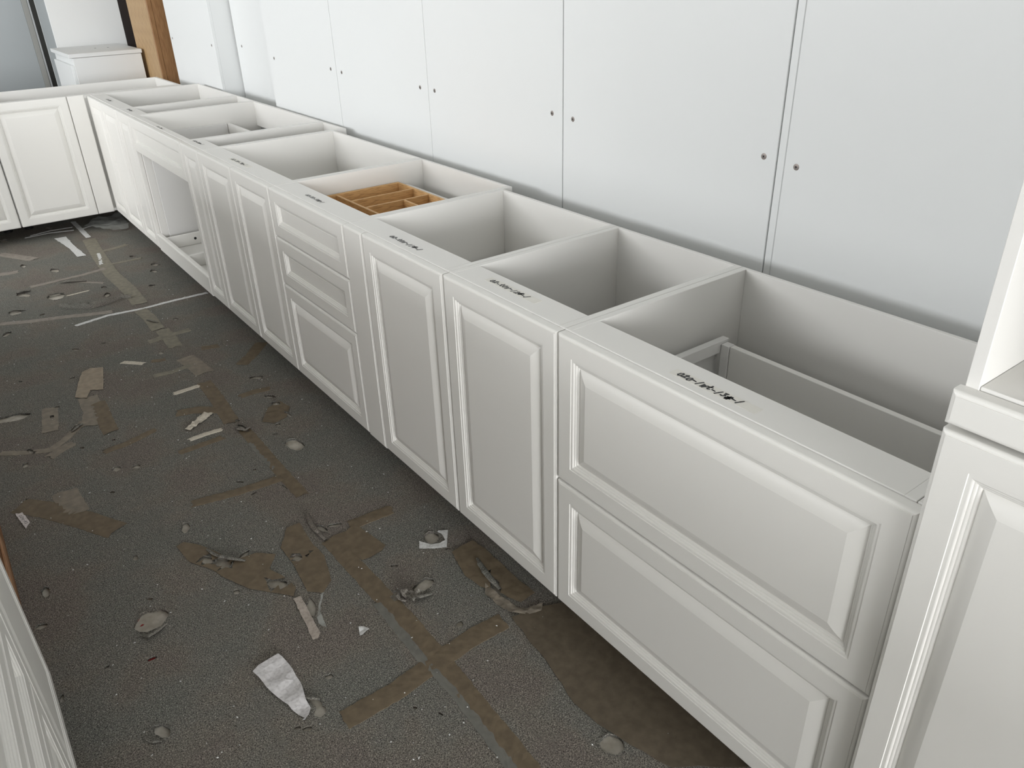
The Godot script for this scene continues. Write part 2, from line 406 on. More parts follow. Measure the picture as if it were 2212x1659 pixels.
# ------------------------------------------------------------------ materials
func mat(c: Color, rough: float, spec := 0.5) -> StandardMaterial3D:
	var m := StandardMaterial3D.new()
	m.albedo_color = c
	m.roughness = rough
	m.metallic_specular = spec
	return m

func noise_tex(freq: float, oct: int, s: int, stops: Array, size := 512, warp := 0.0) -> NoiseTexture2D:
	var f := FastNoiseLite.new()
	f.noise_type = FastNoiseLite.TYPE_SIMPLEX_SMOOTH
	f.seed = s
	f.frequency = freq
	f.fractal_octaves = oct
	if warp > 0.0:
		f.domain_warp_enabled = true
		f.domain_warp_amplitude = warp
		f.domain_warp_frequency = freq * 0.6
	var t := NoiseTexture2D.new()
	t.width = size
	t.height = size
	t.seamless = true
	t.noise = f
	if stops.size():
		var g := Gradient.new()
		var offs := PackedFloat32Array()
		var cols := PackedColorArray()
		for e in stops:
			offs.append(e[0])
			cols.append(e[1])
		g.offsets = offs
		g.colors = cols
		t.color_ramp = g
	return t

func triplanar(m: StandardMaterial3D, sc: Vector3) -> void:
	m.uv1_triplanar = true
	m.uv1_world_triplanar = true
	m.uv1_scale = sc

func materials() -> void:
	M.paint = mat(Color(0.902, 0.895, 0.874), 0.38, 0.5)
	M.board = mat(Color(0.90, 0.893, 0.875), 0.48, 0.45)
	M.wallboard = mat(Color(0.905, 0.912, 0.908), 0.42, 0.45)
	M.plaster = mat(Color(0.90, 0.90, 0.89), 0.9, 0.3)
	M.ceiling = mat(Color(0.88, 0.88, 0.87), 0.9, 0.3)
	M.partition = mat(Color(0.52, 0.50, 0.47), 0.9, 0.3)
	M.plastic = mat(Color(0.05, 0.05, 0.05), 0.5)
	M.steel = mat(Color(0.58, 0.55, 0.53), 0.42)
	M.steel.metallic = 0.75
	M.dark = mat(Color(0.06, 0.055, 0.05), 0.7)
	M.ink = mat(Color(0.035, 0.03, 0.035), 0.45)
	M.labeltape = mat(Color(0.892, 0.882, 0.852), 0.7, 0.3)
	M.liner = mat(Color(0.885, 0.88, 0.870), 0.5)
	M.frame = mat(Color(0.60, 0.60, 0.58), 0.5)
	M.aluminium = mat(Color(0.72, 0.73, 0.73), 0.4)
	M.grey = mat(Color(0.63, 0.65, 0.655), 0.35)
	M.gap = mat(Color(0.30, 0.30, 0.285), 0.7)
	M.espresso = mat(Color(0.20, 0.165, 0.155), 0.5)
	M.subfloor = mat(Color(0.74, 0.72, 0.68), 0.8, 0.3)
	M.subfloor.albedo_texture = noise_tex(0.02, 4, 5, [[0.2, Color(0.86, 0.85, 0.83)], [0.8, Color(1, 1, 1)]], 256)
	triplanar(M.subfloor, Vector3(4, 4, 4))
	# felt: fine fibres with relief, over broad stains
	M.felt = mat(Color(0.825, 0.815, 0.795), 0.97, 0.15)
	M.felt.albedo_texture = noise_tex(0.14, 5, 11, [[0.22, Color(0.33, 0.33, 0.33)], [0.5, Color(0.56, 0.56, 0.55)], [0.78, Color(0.84, 0.84, 0.82)]], 1024, 18.0)
	triplanar(M.felt, Vector3(2.2, 2.2, 2.2))
	M.felt.heightmap_enabled = true
	M.felt.heightmap_texture = noise_tex(0.14, 5, 11, [], 1024, 18.0)
	M.felt.heightmap_scale = 0.13
	M.felt.detail_enabled = true
	M.felt.detail_blend_mode = BaseMaterial3D.BLEND_MODE_MUL
	M.felt.detail_uv_layer = BaseMaterial3D.DETAIL_UV_2
	M.felt.detail_albedo = noise_tex(0.012, 4, 23, [[0.2, Color(0.945, 0.95, 0.94)], [0.5, Color(0.975, 0.965, 0.95)], [0.62, Color(0.985, 0.96, 0.935)], [0.8, Color(0.975, 0.935, 0.92)]], 512, 10.0)
	M.felt.uv2_triplanar = true
	M.felt.uv2_world_triplanar = true
	M.felt.uv2_scale = Vector3(0.45, 0.45, 0.45)
	var tone := {"brown": Color(0.46, 0.41, 0.335), "tan": Color(0.545, 0.51, 0.455), "olive": Color(0.53, 0.51, 0.45), "residue": Color(0.48, 0.475, 0.445), "beige": Color(0.58, 0.55, 0.51), "kraft": Color(0.63, 0.578, 0.505), "stain": Color(0.425, 0.385, 0.325)}
	for k in tone:
		M[k] = mat(tone[k], 0.62, 0.3)
		M[k].albedo_texture = noise_tex(0.035, 5, 31 + k.length(), [[0.1, Color(0.86, 0.86, 0.87)], [0.9, Color(1, 1, 1)]], 512, 12.0)
		triplanar(M[k], Vector3(1.6, 1.6, 1.6))
		M[k].heightmap_enabled = true
		M[k].heightmap_texture = M[k].albedo_texture
		M[k].heightmap_scale = 0.10
	var pale := {"white": Color(0.84, 0.84, 0.83), "cream": Color(0.80, 0.77, 0.71), "greige": Color(0.70, 0.66, 0.62), "wadding": Color(0.86, 0.85, 0.85), "tag": Color(0.86, 0.83, 0.82)}
	for k in pale:
		M[k] = mat(pale[k], 0.85, 0.3)
		M[k].albedo_texture = noise_tex(0.06, 4, 51 + k.length(), [[0.15, Color(0.88, 0.875, 0.875)], [0.5, Color(0.97, 0.97, 0.97)], [0.8, Color(1, 1, 1)]], 256)
		triplanar(M[k], Vector3(6, 6, 6))
		M[k].heightmap_enabled = true
		M[k].heightmap_texture = M[k].albedo_texture
		M[k].heightmap_scale = 0.12
	M.film = mat(Color(0.75, 0.76, 0.74, 0.42), 0.3)
	M.film.transparency = BaseMaterial3D.TRANSPARENCY_ALPHA
	M.red = mat(Color(0.55, 0.10, 0.10), 0.7)
	# timbers: one noise field stretched along the grain
	var grain := noise_tex(0.03, 5, 7, [[0.2, Color(0.84, 0.81, 0.78)], [0.5, Color(0.95, 0.94, 0.93)], [0.8, Color(1, 1, 1)]], 512, 14.0)
	for e in [["bamboo_x", Color(0.87, 0.71, 0.50), Vector3(1.2, 14, 14)], ["bamboo_z", Color(0.86, 0.70, 0.49), Vector3(14, 14, 1.2)], ["oak", Color(0.74, 0.62, 0.46), Vector3(9, 0.7, 9)], ["walnut", Color(0.62, 0.46, 0.30), Vector3(9, 0.6, 9)], ["pine", Color(0.55, 0.385, 0.26), Vector3(0.8, 9, 9)], ["pale_wood", Color(0.70, 0.54, 0.40), Vector3(0.8, 9, 9)]]:
		M[e[0]] = mat(e[1], 0.5, 0.4)
		M[e[0]].albedo_texture = grain
		triplanar(M[e[0]], e[2])

# ------------------------------------------------------------------ flat scraps on the carpet
func ribbon_mesh(pts: Array, wid: float, y: float, sd: int) -> Mesh:
	var rng := RandomNumberGenerator.new()
	rng.seed = sd * 977 + 5
	var line := []
	for i in pts.size() - 1:
		var a := Vector2(pts[i][0], pts[i][1]) * 0.001
		var b := Vector2(pts[i + 1][0], pts[i + 1][1]) * 0.001
		var n := maxi(1, int(a.distance_to(b) / 0.012))
		for k in n:
			line.append(a.lerp(b, float(k) / n))
	line.append(Vector2(pts[-1][0], pts[-1][1]) * 0.001)
	var st := newst()
	var rows := []
	for i in line.size():
		var t: Vector2 = (line[mini(i + 1, line.size() - 1)] - line[maxi(i - 1, 0)]).normalized()
		var s := Vector2(-t.y, t.x)
		var row := []
		var torn := 0.006 if i == 0 or i == line.size() - 1 else 0.0
		for k in 5:
			var f := k / 4.0 - 0.5
			var edge := rng.randf_range(-1, 1) * (0.0016 if k == 0 or k == 4 else 0.0)
			var q: Vector2 = line[i] + s * (f * wid + edge) + t * torn * rng.randf_range(-1, 1)
			row.append(Vector3(q.x, y + rng.randf_range(0.0, 0.0009) + (0.0007 if k % 4 else 0.0), q.y))
		rows.append(row)
	for i in rows.size() - 1:
		for k in 4:
			var a: Vector3 = rows[i][k]
			var b: Vector3 = rows[i][k + 1]
			var c: Vector3 = rows[i + 1][k + 1]
			var d: Vector3 = rows[i + 1][k]
			var mid := (a + b + c + d) / 4.0
			if in_hole(Vector2(mid.x, mid.z)):
				continue
			var n1 := (b - a).cross(c - a).normalized()
			if n1.y < 0: n1 = -n1
			tri3(st, a, b, c, n1, n1, n1)
			var n2 := (c - a).cross(d - a).normalized()
			if n2.y < 0: n2 = -n2
			tri3(st, a, c, d, n2, n2, n2)
		for k in [0, 4]:                          # the tape's own thickness down to the felt
			var a2: Vector3 = rows[i][k]
			var b2: Vector3 = rows[i + 1][k]
			var out: Vector3 = (a2 - rows[i][4 - k]).normalized()
			out.y = 0
			quad(st, a2, b2, Vector3(b2.x, 0.0001, b2.z), Vector3(a2.x, 0.0001, a2.z), out)
	return st.commit()

func sheet_mesh(pts: Array, lift: float, y: float, sd: int, torn := false) -> Mesh:
	var rng := RandomNumberGenerator.new()
	rng.seed = sd * 631 + 3
	var edge := PackedVector2Array()
	var lo := Vector2(1e9, 1e9)
	var hi := -lo
	for i in pts.size():
		var a := Vector2(pts[i][0], pts[i][1]) * 0.001
		lo = lo.min(a)
		hi = hi.max(a)
	var cell := clampf((hi - lo).length() / (26.0 if torn else 14.0), 0.006, 0.03)
	for i in pts.size():
		var a := Vector2(pts[i][0], pts[i][1]) * 0.001
		var j = pts[(i + 1) % pts.size()]
		var b := Vector2(j[0], j[1]) * 0.001
		var n := maxi(1, int(a.distance_to(b) / cell))
		for k in n:
			var p := a.lerp(b, float(k) / n)
			if k > 0:
				p += Vector2(rng.randf_range(-1, 1), rng.randf_range(-1, 1)) * cell * 0.10
			edge.append(p)
	var all := edge.duplicate()
	var gx := lo.x + cell * 0.5
	while gx < hi.x:
		var gz := lo.y + cell * 0.5
		while gz < hi.y:
			var p2 := Vector2(gx, gz) + Vector2(rng.randf_range(-1, 1), rng.randf_range(-1, 1)) * cell * 0.3
			var near := false
			for e in edge:
				if e.distance_to(p2) < cell * 0.55:
					near = true
					break
			if not near and Geometry2D.is_point_in_polygon(p2, edge):
				all.append(p2)
			gz += cell
		gx += cell
	var idx := Geometry2D.triangulate_delaunay(all)
	var nz := FastNoiseLite.new()
	nz.seed = sd
	nz.frequency = 1.0 / (cell * 5.0)
	var v := []
	for i in all.size():
		var hgt := lift * (0.5 + 0.5 * nz.get_noise_2d(all[i].x, all[i].y) * 1.6) + lift * 0.16 * rng.randf_range(-1, 1)
		v.append(Vector3(all[i].x, y + maxf(0.0003, hgt), all[i].y))
	var st := newst()
	var norm := []
	norm.resize(v.size())
	norm.fill(Vector3.ZERO)
	var keep := []
	for t in idx.size() / 3:
		var ia := idx[t * 3]
		var ib := idx[t * 3 + 1]
		var ic := idx[t * 3 + 2]
		if not Geometry2D.is_point_in_polygon((all[ia] + all[ib] + all[ic]) / 3.0, edge) or torn and in_hole((all[ia] + all[ib] + all[ic]) / 3.0):
			continue
		var n: Vector3 = (v[ib] - v[ia]).cross(v[ic] - v[ia])
		if n.y < 0: n = -n
		for i in [ia, ib, ic]:
			norm[i] += n
		keep.append([ia, ib, ic, n.normalized()])
	for k in keep:
		var q := []
		for i in 3:
			q.append((norm[k[i]].normalized() + k[3]).normalized())
		tri3(st, v[k[0]], v[k[1]], v[k[2]], q[0], q[1], q[2])
	if lift <= 0.011:                             # edges lie down on the carpet
		for i in edge.size():
			var a3: Vector3 = v[i]
			var b3: Vector3 = v[(i + 1) % edge.size()]
			var out := Vector3(b3.z - a3.z, 0, a3.x - b3.x).normalized()
			quad(st, a3, b3, b3 - Vector3(0, 0.0006, 0), a3 - Vector3(0, 0.0006, 0), out)
	return st.commit()

func hole_ring(h: Array, sd: int, grow := 1.0) -> PackedVector2Array:
	var rng := RandomNumberGenerator.new()
	rng.seed = sd * 131 + 17
	var ring := PackedVector2Array()
	for k in 16:
		var f := TAU * k / 16.0
		var r := rng.randf_range(0.86, 1.10) * grow
		ring.append(Vector2(h[0] + h[2] * cos(f) * r + h[4] * sin(f) * r, h[1] + h[3] * cos(f) * r + h[5] * sin(f) * r) * 0.001)
	return ring

func in_hole(p: Vector2) -> bool:
	for i in HOLES.size():
		var h = HOLES[i]
		if absf(p.x * 1000.0 - h[0]) < 75.0 and absf(p.y * 1000.0 - h[1]) < 75.0 and Geometry2D.is_point_in_polygon(p, rings[i]):
			return true
	return false

# a strip of felt that rises from the carpet along a path and curls over
func flap_mesh(path: Array, hgt: float, sd: int) -> Mesh:
	var rng := RandomNumberGenerator.new()
	rng.seed = absi(sd) + 9
	var cv := Curve2D.new()
	for p in path:
		cv.add_point(Vector2(p[0], p[1]) * 0.001)
	var len := cv.get_baked_length()
	var n := maxi(6, int(len / 0.012))
	var rows := []
	for i in n + 1:
		var f := float(i) / n
		var p := cv.sample_baked(f * len)
		var q := cv.sample_baked(minf(f * len + 0.004, len)) - cv.sample_baked(maxf(f * len - 0.004, 0.0))
		var s := Vector2(-q.y, q.x).normalized()
		var hh := hgt * (0.35 + 0.65 * sin(PI * (0.1 + 0.8 * f))) * rng.randf_range(0.8, 1.15)
		var row := []
		for k in 7:
			var a := PI * 0.72 * k / 6.0
			var w := s * (hh * 0.9 * (1.0 - cos(a)))
			row.append(Vector3(p.x + w.x, 0.0008 + hh * sin(a), p.y + w.y))
		rows.append(row)
	var st := newst()
	for i in n:
		for k in 6:
			var a: Vector3 = rows[i][k]
			var b: Vector3 = rows[i][k + 1]
			var c: Vector3 = rows[i + 1][k + 1]
			var d: Vector3 = rows[i + 1][k]
			var nn := (b - a).cross(d - a).normalized()
			if nn.y < 0: nn = -nn
			quad(st, a, b, c, d, nn)
	return st.commit()

func carpet() -> void:
	var o := thing("carpet", "grey felt carpet full of torn holes covering the whole floor", "carpet")
	var felt := CSGCombiner3D.new()
	felt.name = "felt_sheet"
	felt.material_override = M.felt
	o.add_child(felt)
	var slab := CSGBox3D.new()
	slab.name = "sheet"
	slab.size = Vector3(18.7, 0.0068, 6.68)
	slab.position = Vector3(1.53, -0.0034, 2.65)
	felt.add_child(slab)
	for i in HOLES.size():
		var p := CSGPolygon3D.new()
		p.name = "hole"
		p.polygon = hole_ring(HOLES[i], i)
		p.depth = 0.03
		p.operation = CSGShape3D.OPERATION_SUBTRACTION
		p.rotation.x = PI / 2                     # polygon x,y -> world x,z; depth runs down
		p.position.y = -0.015
		felt.add_child(p, true)
	# slightly raised frayed lips round the larger tears
	var lip := newst()
	for i in HOLES.size():
		var h = HOLES[i]
		if Vector2(h[2], h[3]).length() + Vector2(h[4], h[5]).length() < 34.0:
			continue
		var a := hole_ring(h, i)
		var b := hole_ring(h, i, 1.0 + 0.16 * (0.6 + 0.4 * sin(i * 1.7)))
		for k in 16:
			var j := (k + 1) % 16
			var up0 := 0.0035 * (0.5 + 0.5 * sin(k * 1.3 + i))
			var up1 := 0.0035 * (0.5 + 0.5 * sin(j * 1.3 + i))
			var p := [Vector3(a[k].x, up0, a[k].y), Vector3(a[j].x, up1, a[j].y), Vector3(b[j].x, 0.0004, b[j].y), Vector3(b[k].x, 0.0004, b[k].y)]
			var n := Vector3.UP
			quad(lip, p[0], p[1], p[2], p[3], n)
			quad(lip, p[0], p[1], Vector3(a[j].x, -0.004, a[j].y), Vector3(a[k].x, -0.004, a[k].y), Vector3(h[0] * 0.001 - a[k].x, 0, h[1] * 0.001 - a[k].y).normalized())
	part("frayed_edge", lip.commit(), M.felt, o).set_meta("kind", "stuff")
	# torn felt curling up beside some tears: [path in mm, height]
	for e in FLAPS:
		part("torn_flap", flap_mesh(e[0], e[1], e[0][0][0]), M.felt, o)
	# red paint flecks on the bare floor inside two of the holes
	for e in REDS:
		part("paint_fleck", sheet_mesh(e, 0.0004, -0.0064, 3), M.red, o)

# ------------------------------------------------------------------ build
func _ready() -> void:
	# camera
	var cam := Camera3D.new()
	cam.name = "camera"
	cam.fov = 52.1199
	cam.near = 0.02
	cam.far = 100.0
	add_child(cam)
	cam.transform = Transform3D(Basis(Vector3(0.59687, -0.02633, -0.80190), Vector3(-0.36743, 0.87953, -0.30236), Vector3(0.71326, 0.47512, 0.51529)).orthonormalized(), Vector3(1.12006, 1.48372, 0.94683))
	cam.current = true
	# overcast sky and exposure
	var env := Environment.new()
	env.background_mode = Environment.BG_COLOR
	env.background_color = Color(0.90, 0.955, 1.0)
	env.background_energy_multiplier = 0.6
	env.tonemap_mode = Environment.TONE_MAPPER_LINEAR
	env.tonemap_exposure = 0.97
	env.sdfgi_enabled = true
	env.ssao_enabled = true
	env.ssil_enabled = true
	var we := WorldEnvironment.new()
	we.name = "environment"
	we.environment = env
	add_child(we)
	# daylight entering by the two window walls
	for e in [
			["window_daylight_aisle", Vector3(-3.6, 2.17, 5.94), 0.0, Vector2(5.2, 1.1), 5.3],
			["window_daylight_near", Vector3(2.2, 2.17, 5.94), 0.0, Vector2(6.2, 1.1), 0.1],
			["window_daylight_end", Vector3(10.94, 1.95, 2.6), PI / 2, Vector2(6.2, 1.9), 9.9]]:
		var l := AreaLight3D.new()
		l.name = e[0]
		l.area_size = e[3]
		l.area_normalize_energy = false
		l.light_energy = e[4]
		l.light_color = Color(0.985, 0.99, 1.0)
		l.area_range = 30.0
		l.area_attenuation = 2.0
		l.shadow_enabled = true
		add_child(l)
		l.position = e[1]
		l.rotation.y = e[2]
	for i in HOLES.size():
		rings.append(hole_ring(HOLES[i], i, 1.06))
	materials()
	shell()
	wall_panels()
	run_of_cabinets()
	return_run()
	tall_unit()
	island()
	far_furniture()
	carpet()
	scraps()

func shell() -> void:
	structure(box("floor", Vector3(-8.0, -0.15, -2.0), Vector3(11.2, -0.007, 6.2), M.subfloor, self, 0.0))
	structure(box("ceiling", Vector3(-8.0, 3.0, -2.0), Vector3(11.2, 3.15, 6.2), M.ceiling, self, 0.0))
	var st := newst()
	bx(st, Vector3(-5.12, -0.007, -1.0), Vector3(11.2, 3.0, -0.87), 0.0)
	structure(part("wall_back", st.commit(), M.plaster, self))
	structure(box("wall_alcove", Vector3(-8.0, -0.007, -2.0), Vector3(-5.12, 3.0, -1.6), M.plaster, self, 0.0))
	structure(box("wall_far", Vector3(-8.0, -0.007, -1.6), Vector3(-7.85, 3.0, 6.2), M.plaster, self, 0.0))
	structure(box("wall_partition", Vector3(-3.3, 0.0005, 1.67), Vector3(2.6, 1.17, 1.77), M.partition, self, 0.002))
	# window walls: sill, head and end piers round one wide opening each
	st = newst()
	bx(st, Vector3(-7.85, -0.007, 6.0), Vector3(11.2, 1.6, 6.2), 0.0)
	bx(st, Vector3(-7.85, 2.75, 6.0), Vector3(11.2, 3.0, 6.2), 0.0)
	bx(st, Vector3(-7.85, 1.6, 6.0), Vector3(-7.0, 2.75, 6.2), 0.0)
	bx(st, Vector3(5.4, 1.6, 6.0), Vector3(11.2, 2.75, 6.2), 0.0)
	structure(part("wall_front", st.commit(), M.plaster, self))
	st = newst()
	bx(st, Vector3(11.0, -0.007, -0.87), Vector3(11.2, 1.0, 6.0), 0.0)
	bx(st, Vector3(11.0, 2.95, -0.87), Vector3(11.2, 3.0, 6.0), 0.0)
	bx(st, Vector3(11.0, 1.0, -0.87), Vector3(11.2, 2.95, -0.6), 0.0)
	bx(st, Vector3(11.0, 1.0, 5.8), Vector3(11.2, 2.95, 6.0), 0.0)
	structure(part("wall_right", st.commit(), M.plaster, self))
	st = newst()
	for k in 7:
		var x := -6.98 + k * 2.06
		bx(st, Vector3(x - 0.02, 1.6, 6.06), Vector3(x + 0.02, 2.75, 6.12))
	structure(part("window_1", st.commit(), M.aluminium, self))
	st = newst()
	for k in 5:
		var z := -0.58 + k * 1.59
		bx(st, Vector3(11.06, 1.0, z - 0.02), Vector3(11.12, 2.95, z + 0.02))
	structure(part("window_2", st.commit(), M.aluminium, self))

func screw_mesh() -> Mesh:
	var st := newst()
	lathe(st, [[0.0078, 0.0], [0.0076, 0.0006], [0.0066, 0.0010], [0.0030, 0.0012], [0.0, 0.0012]], 18, Transform3D(Basis(Vector3.RIGHT, PI / 2), Vector3.ZERO))
	var m := st.commit()
	return m

func wall_panels() -> void:
	var wall := get_node("wall_back")
	var zf := -0.70
	var head := screw_mesh()
	var slot := newst()
	bx(slot, Vector3(-0.0032, -0.0009, 0.0008), Vector3(0.0032, 0.0009, 0.0015), 0.0)
	bx(slot, Vector3(-0.0009, -0.0032, 0.0008), Vector3(0.0009, 0.0032, 0.00152), 0.0)
	var cross := slot.commit()
	# [x from, x to, face z, screws x...]
	var rows := [
		[-5.115, -4.170, -0.70, [-5.065, -4.225], 1.067],
		[-4.150, -3.270, -0.83, [-4.06], 1.062],
		[-3.290, -2.4665, -0.70, [-3.213, -2.522], 1.060],
		[-2.4625, -1.656, -0.70, [-2.409, -1.714], 1.054],
		[-1.653, -0.8475, -0.70, [-1.607, -0.898], 1.052],
		[-0.8435, -0.0470, -0.70, [-0.797, -0.083], 1.046],
		[-0.0210, 0.790, -0.70, [0.011, 0.735], 1.036],
		[0.793, 1.600, -0.70, [0.84, 1.55], 1.036],
		[1.603, 2.400, -0.70, [], 1.036]]
	for r in rows:
		var pn := box("wall_panel", Vector3(r[0], 0.0, r[2] - 0.018), Vector3(r[1], 2.6, r[2]), M.wallboard, wall, 0.001)
		for sx in r[3]:
			for sy in [r[4], r[4] + 1.1]:
				var s := part("screw", head, M.steel, pn, Transform3D(Basis(Vector3.BACK, sx * 7.0), Vector3(sx, sy, r[2])))
				var st := newst()
				st.append_from(head, 0, Transform3D())
				var am: ArrayMesh = st.commit()
				var st2 := newst()
				st2.append_from(cross, 0, Transform3D())
				st2.commit(am)
				s.mesh = am
				s.material_override = null
				am.surface_set_material(0, M.steel)
				am.surface_set_material(1, M.dark)
	box("joint_strip", Vector3(-0.0455, 0.0, -0.722), Vector3(-0.0235, 2.6, -0.7025), M.wallboard, wall, 0.002)
	box("joint_strip", Vector3(-1.6558, 0.0, -0.722), Vector3(-1.6532, 2.6, -0.7035), M.wallboard, wall, 0.0005)
	box("column_side", Vector3(-4.188, 0.0, -0.87), Vector3(-4.170, 2.6, -0.7182), M.wallboard, wall, 0.001)
	box("column_side", Vector3(-5.115, 0.0, -0.87), Vector3(-5.097, 2.6, -0.7182), M.wallboard, wall, 0.001)
	box("packing_batten", Vector3(-3.27, 0.0, -0.87), Vector3(2.4, 2.6, -0.7182), M.plaster, wall, 0.0)

func run_of_cabinets() -> void:
	# wide two-drawer unit
	var o := thing("base_cabinet", "widest base cabinet, with two deep moulded drawers, next to the tall unit", "cabinet", Vector3(0, 0, 0), 0.0, "base cabinets along the panelled wall")
	carcass(o, 0.745, 0.5585)
	box("end_filler", Vector3(0.7458, LOW, -0.5585), Vector3(0.762, TOP, 0), M.board, o)
	front("drawer_front", 0.0025, 0.7595, 0.4620, 0.8175, "raised", o)
	front("drawer_front", 0.0025, 0.7595, LOW, 0.4570, "raised", o)
	box("drawer_side", Vector3(0.030, 0.47, -0.44), Vector3(0.045, 0.655, -0.02), M.liner, o)
	box("drawer_runner_rail", Vector3(0.046, 0.655, -0.452), Vector3(0.064, 0.685, -0.02), M.liner, o)
	box("drawer_post", Vector3(0.0655, 0.46, -0.446), Vector3(0.087, 0.678, -0.424), M.liner, o)
	box("drawer_back", Vector3(0.088, 0.46, -0.444), Vector3(0.705, 0.678, -0.428), M.board, o)
	box("drawer_side", Vector3(0.700, 0.47, -0.427), Vector3(0.715, 0.655, -0.02), M.liner, o)
	box("drawer_bottom", Vector3(0.05, 0.48, -0.427), Vector3(0.699, 0.49, -0.02), M.board, o)
	rail_label(o, 0.283, 0.425, -0.022, "020-1wt-13#-1", 0.0135)
	# narrow one-door units
	o = thing("base_cabinet", "narrow single-door base cabinet touching the wide two-drawer unit", "cabinet", Vector3(-0.438, 0, 0), 0.0, "base cabinets along the panelled wall")
	carcass(o, 0.438, 0.5585)
	front("door", 0.0035, 0.4365, LOW, 0.8175, "raised", o)
	rail_label(o, 0.118, 0.262, -0.036, "02-t0V-12#-1", 0.0125)
	o = thing("base_cabinet", "single-door base cabinet with a plain filler strip beside the three drawers", "cabinet", Vector3(-0.9830, 0, 0), 0.0, "base cabinets along the panelled wall")
	carcass(o, 0.5445, 0.5585, {"shelf": 0.60})
	front("filler_strip", 0.0010, 0.1160, LOW - 0.004, 0.8175, "plain", o)
	front("door", 0.1200, 0.5430, LOW, 0.8175, "raised", o)
	rail_label(o, 0.202, 0.364, -0.022, "02-t0V-11#-1", 0.0125, false)
	# three drawers and the bamboo tray
	o = thing("base_cabinet", "three-drawer base cabinet holding the bamboo tray", "cabinet", Vector3(-1.5665, 0, 0), 0.0, "base cabinets along the panelled wall")
	carcass(o, 0.583, 0.5985)
	front("drawer_front", 0.0035, 0.5820, 0.6455, 0.8175, "flat", o)
	front("drawer_front", 0.0035, 0.5820, 0.4655, 0.6420, "flat", o)
	front("drawer_front", 0.0035, 0.5820, LOW, 0.4620, "raised", o)
	box("drawer_bottom", Vector3(0.02, 0.688, -0.5), Vector3(0.56, 0.698, -0.02), M.board, o)
	box("drawer_back", Vector3(0.02, 0.660, -0.515), Vector3(0.56, 0.74, -0.5), M.board, o)
	rail_label(o, 0.206, 0.336, -0.027, "02-0K-10#-1", 0.0115, false)
	cutlery_tray()
	# two doors
	o = thing("base_cabinet", "two-door base cabinet left of the three drawers", "cabinet", Vector3(-2.354, 0, 0), 0.0, "base cabinets along the panelled wall")
	carcass(o, 0.787, 0.5985, {"shelf": 0.60})
	front("door", 0.0015, 0.3965, LOW, 0.8175, "raised", o)
	front("door", 0.4005, 0.7865, LOW, 0.8175, "raised", o)
	rail_label(o, 0.268, 0.428, -0.029, "02-0V-9#-1", 0.012)
	# pull-out
	o = thing("base_cabinet", "very narrow one-door cabinet right of the open appliance niche", "cabinet", Vector3(-2.601, 0, 0), 0.0, "base cabinets along the panelled wall")
	carcass(o, 0.246, 0.6630)
	front("door", 0.0030, 0.2435, LOW, 0.8175, "raised", o)
	rail_label(o, 0.020, 0.148, -0.03, "02-8#-1", 0.012, false)
	# niche unit
	o = thing("base_cabinet", "base cabinet with an open appliance niche under a shallow false front", "cabinet", Vector3(-3.508, 0, 0), 0.0, "base cabinets along the panelled wall")
	carcass(o, 0.906, 0.6630, {"back": false, "rail": 0.0})
	front("false_front", 0.0015, 0.9055, 0.6400, 0.8175, "flat", o)
	front("bottom_rail", 0.0015, 0.9055, LOW - 0.008, 0.1900, "plain", o)
	box("front_rail", Vector3(0.018, 0.70, -0.032), Vector3(0.888, TOP, -0.001), M.board, o)
	box("niche_side", Vector3(0.020, 0.119, -0.470), Vector3(0.038, 0.725, -0.036), M.liner, o)
	box("niche_back", Vector3(0.020, 0.119, -0.490), Vector3(0.887, 0.725, -0.472), M.board, o)
	for bxx in [0.090, 0.480]:
		var bt := box("base_batten", Vector3(bxx, 0.119, -0.466), Vector3(bxx + 0.018, 0.183, -0.002), M.board, o)
		var st := newst()
		lathe(st, [[0.0075, 0.0], [0.0075, 0.0004], [0.0, 0.0005]], 12, Transform3D(Basis(Vector3.BACK, -PI / 2), Vector3(bxx + 0.018, 0.152, -0.15)))
		part("screw_hole", st.commit(), M.dark, bt)
	rail_label(o, 0.436, 0.545, -0.006, "02-7#-1", 0.010, false)
	# narrow and corner units
	o = thing("base_cabinet", "narrow one-door cabinet left of the open appliance niche", "cabinet", Vector3(-3.800, 0, 0), 0.0, "base cabinets along the panelled wall")
	carcass(o, 0.291, 0.6630)
	front("door", 0.0035, 0.2855, LOW, 0.8175, "raised", o)
	rail_label(o, 0.040, 0.150, -0.03, "02-6#-1", 0.014, false)
	o = thing("base_cabinet", "two-door corner cabinet meeting the cross run of cabinets", "cabinet", Vector3(-4.545, 0, 0), 0.0, "base cabinets along the panelled wall")
	carcass(o, 0.744, 0.6630)
	front("door", 0.0200, 0.3545, LOW, 0.8175, "raised", o)
	front("door", 0.3585, 0.7435, LOW, 0.8175, "raised", o)
	rail_label(o, 0.285, 0.410, -0.03, "02-5#-1", 0.014, false)

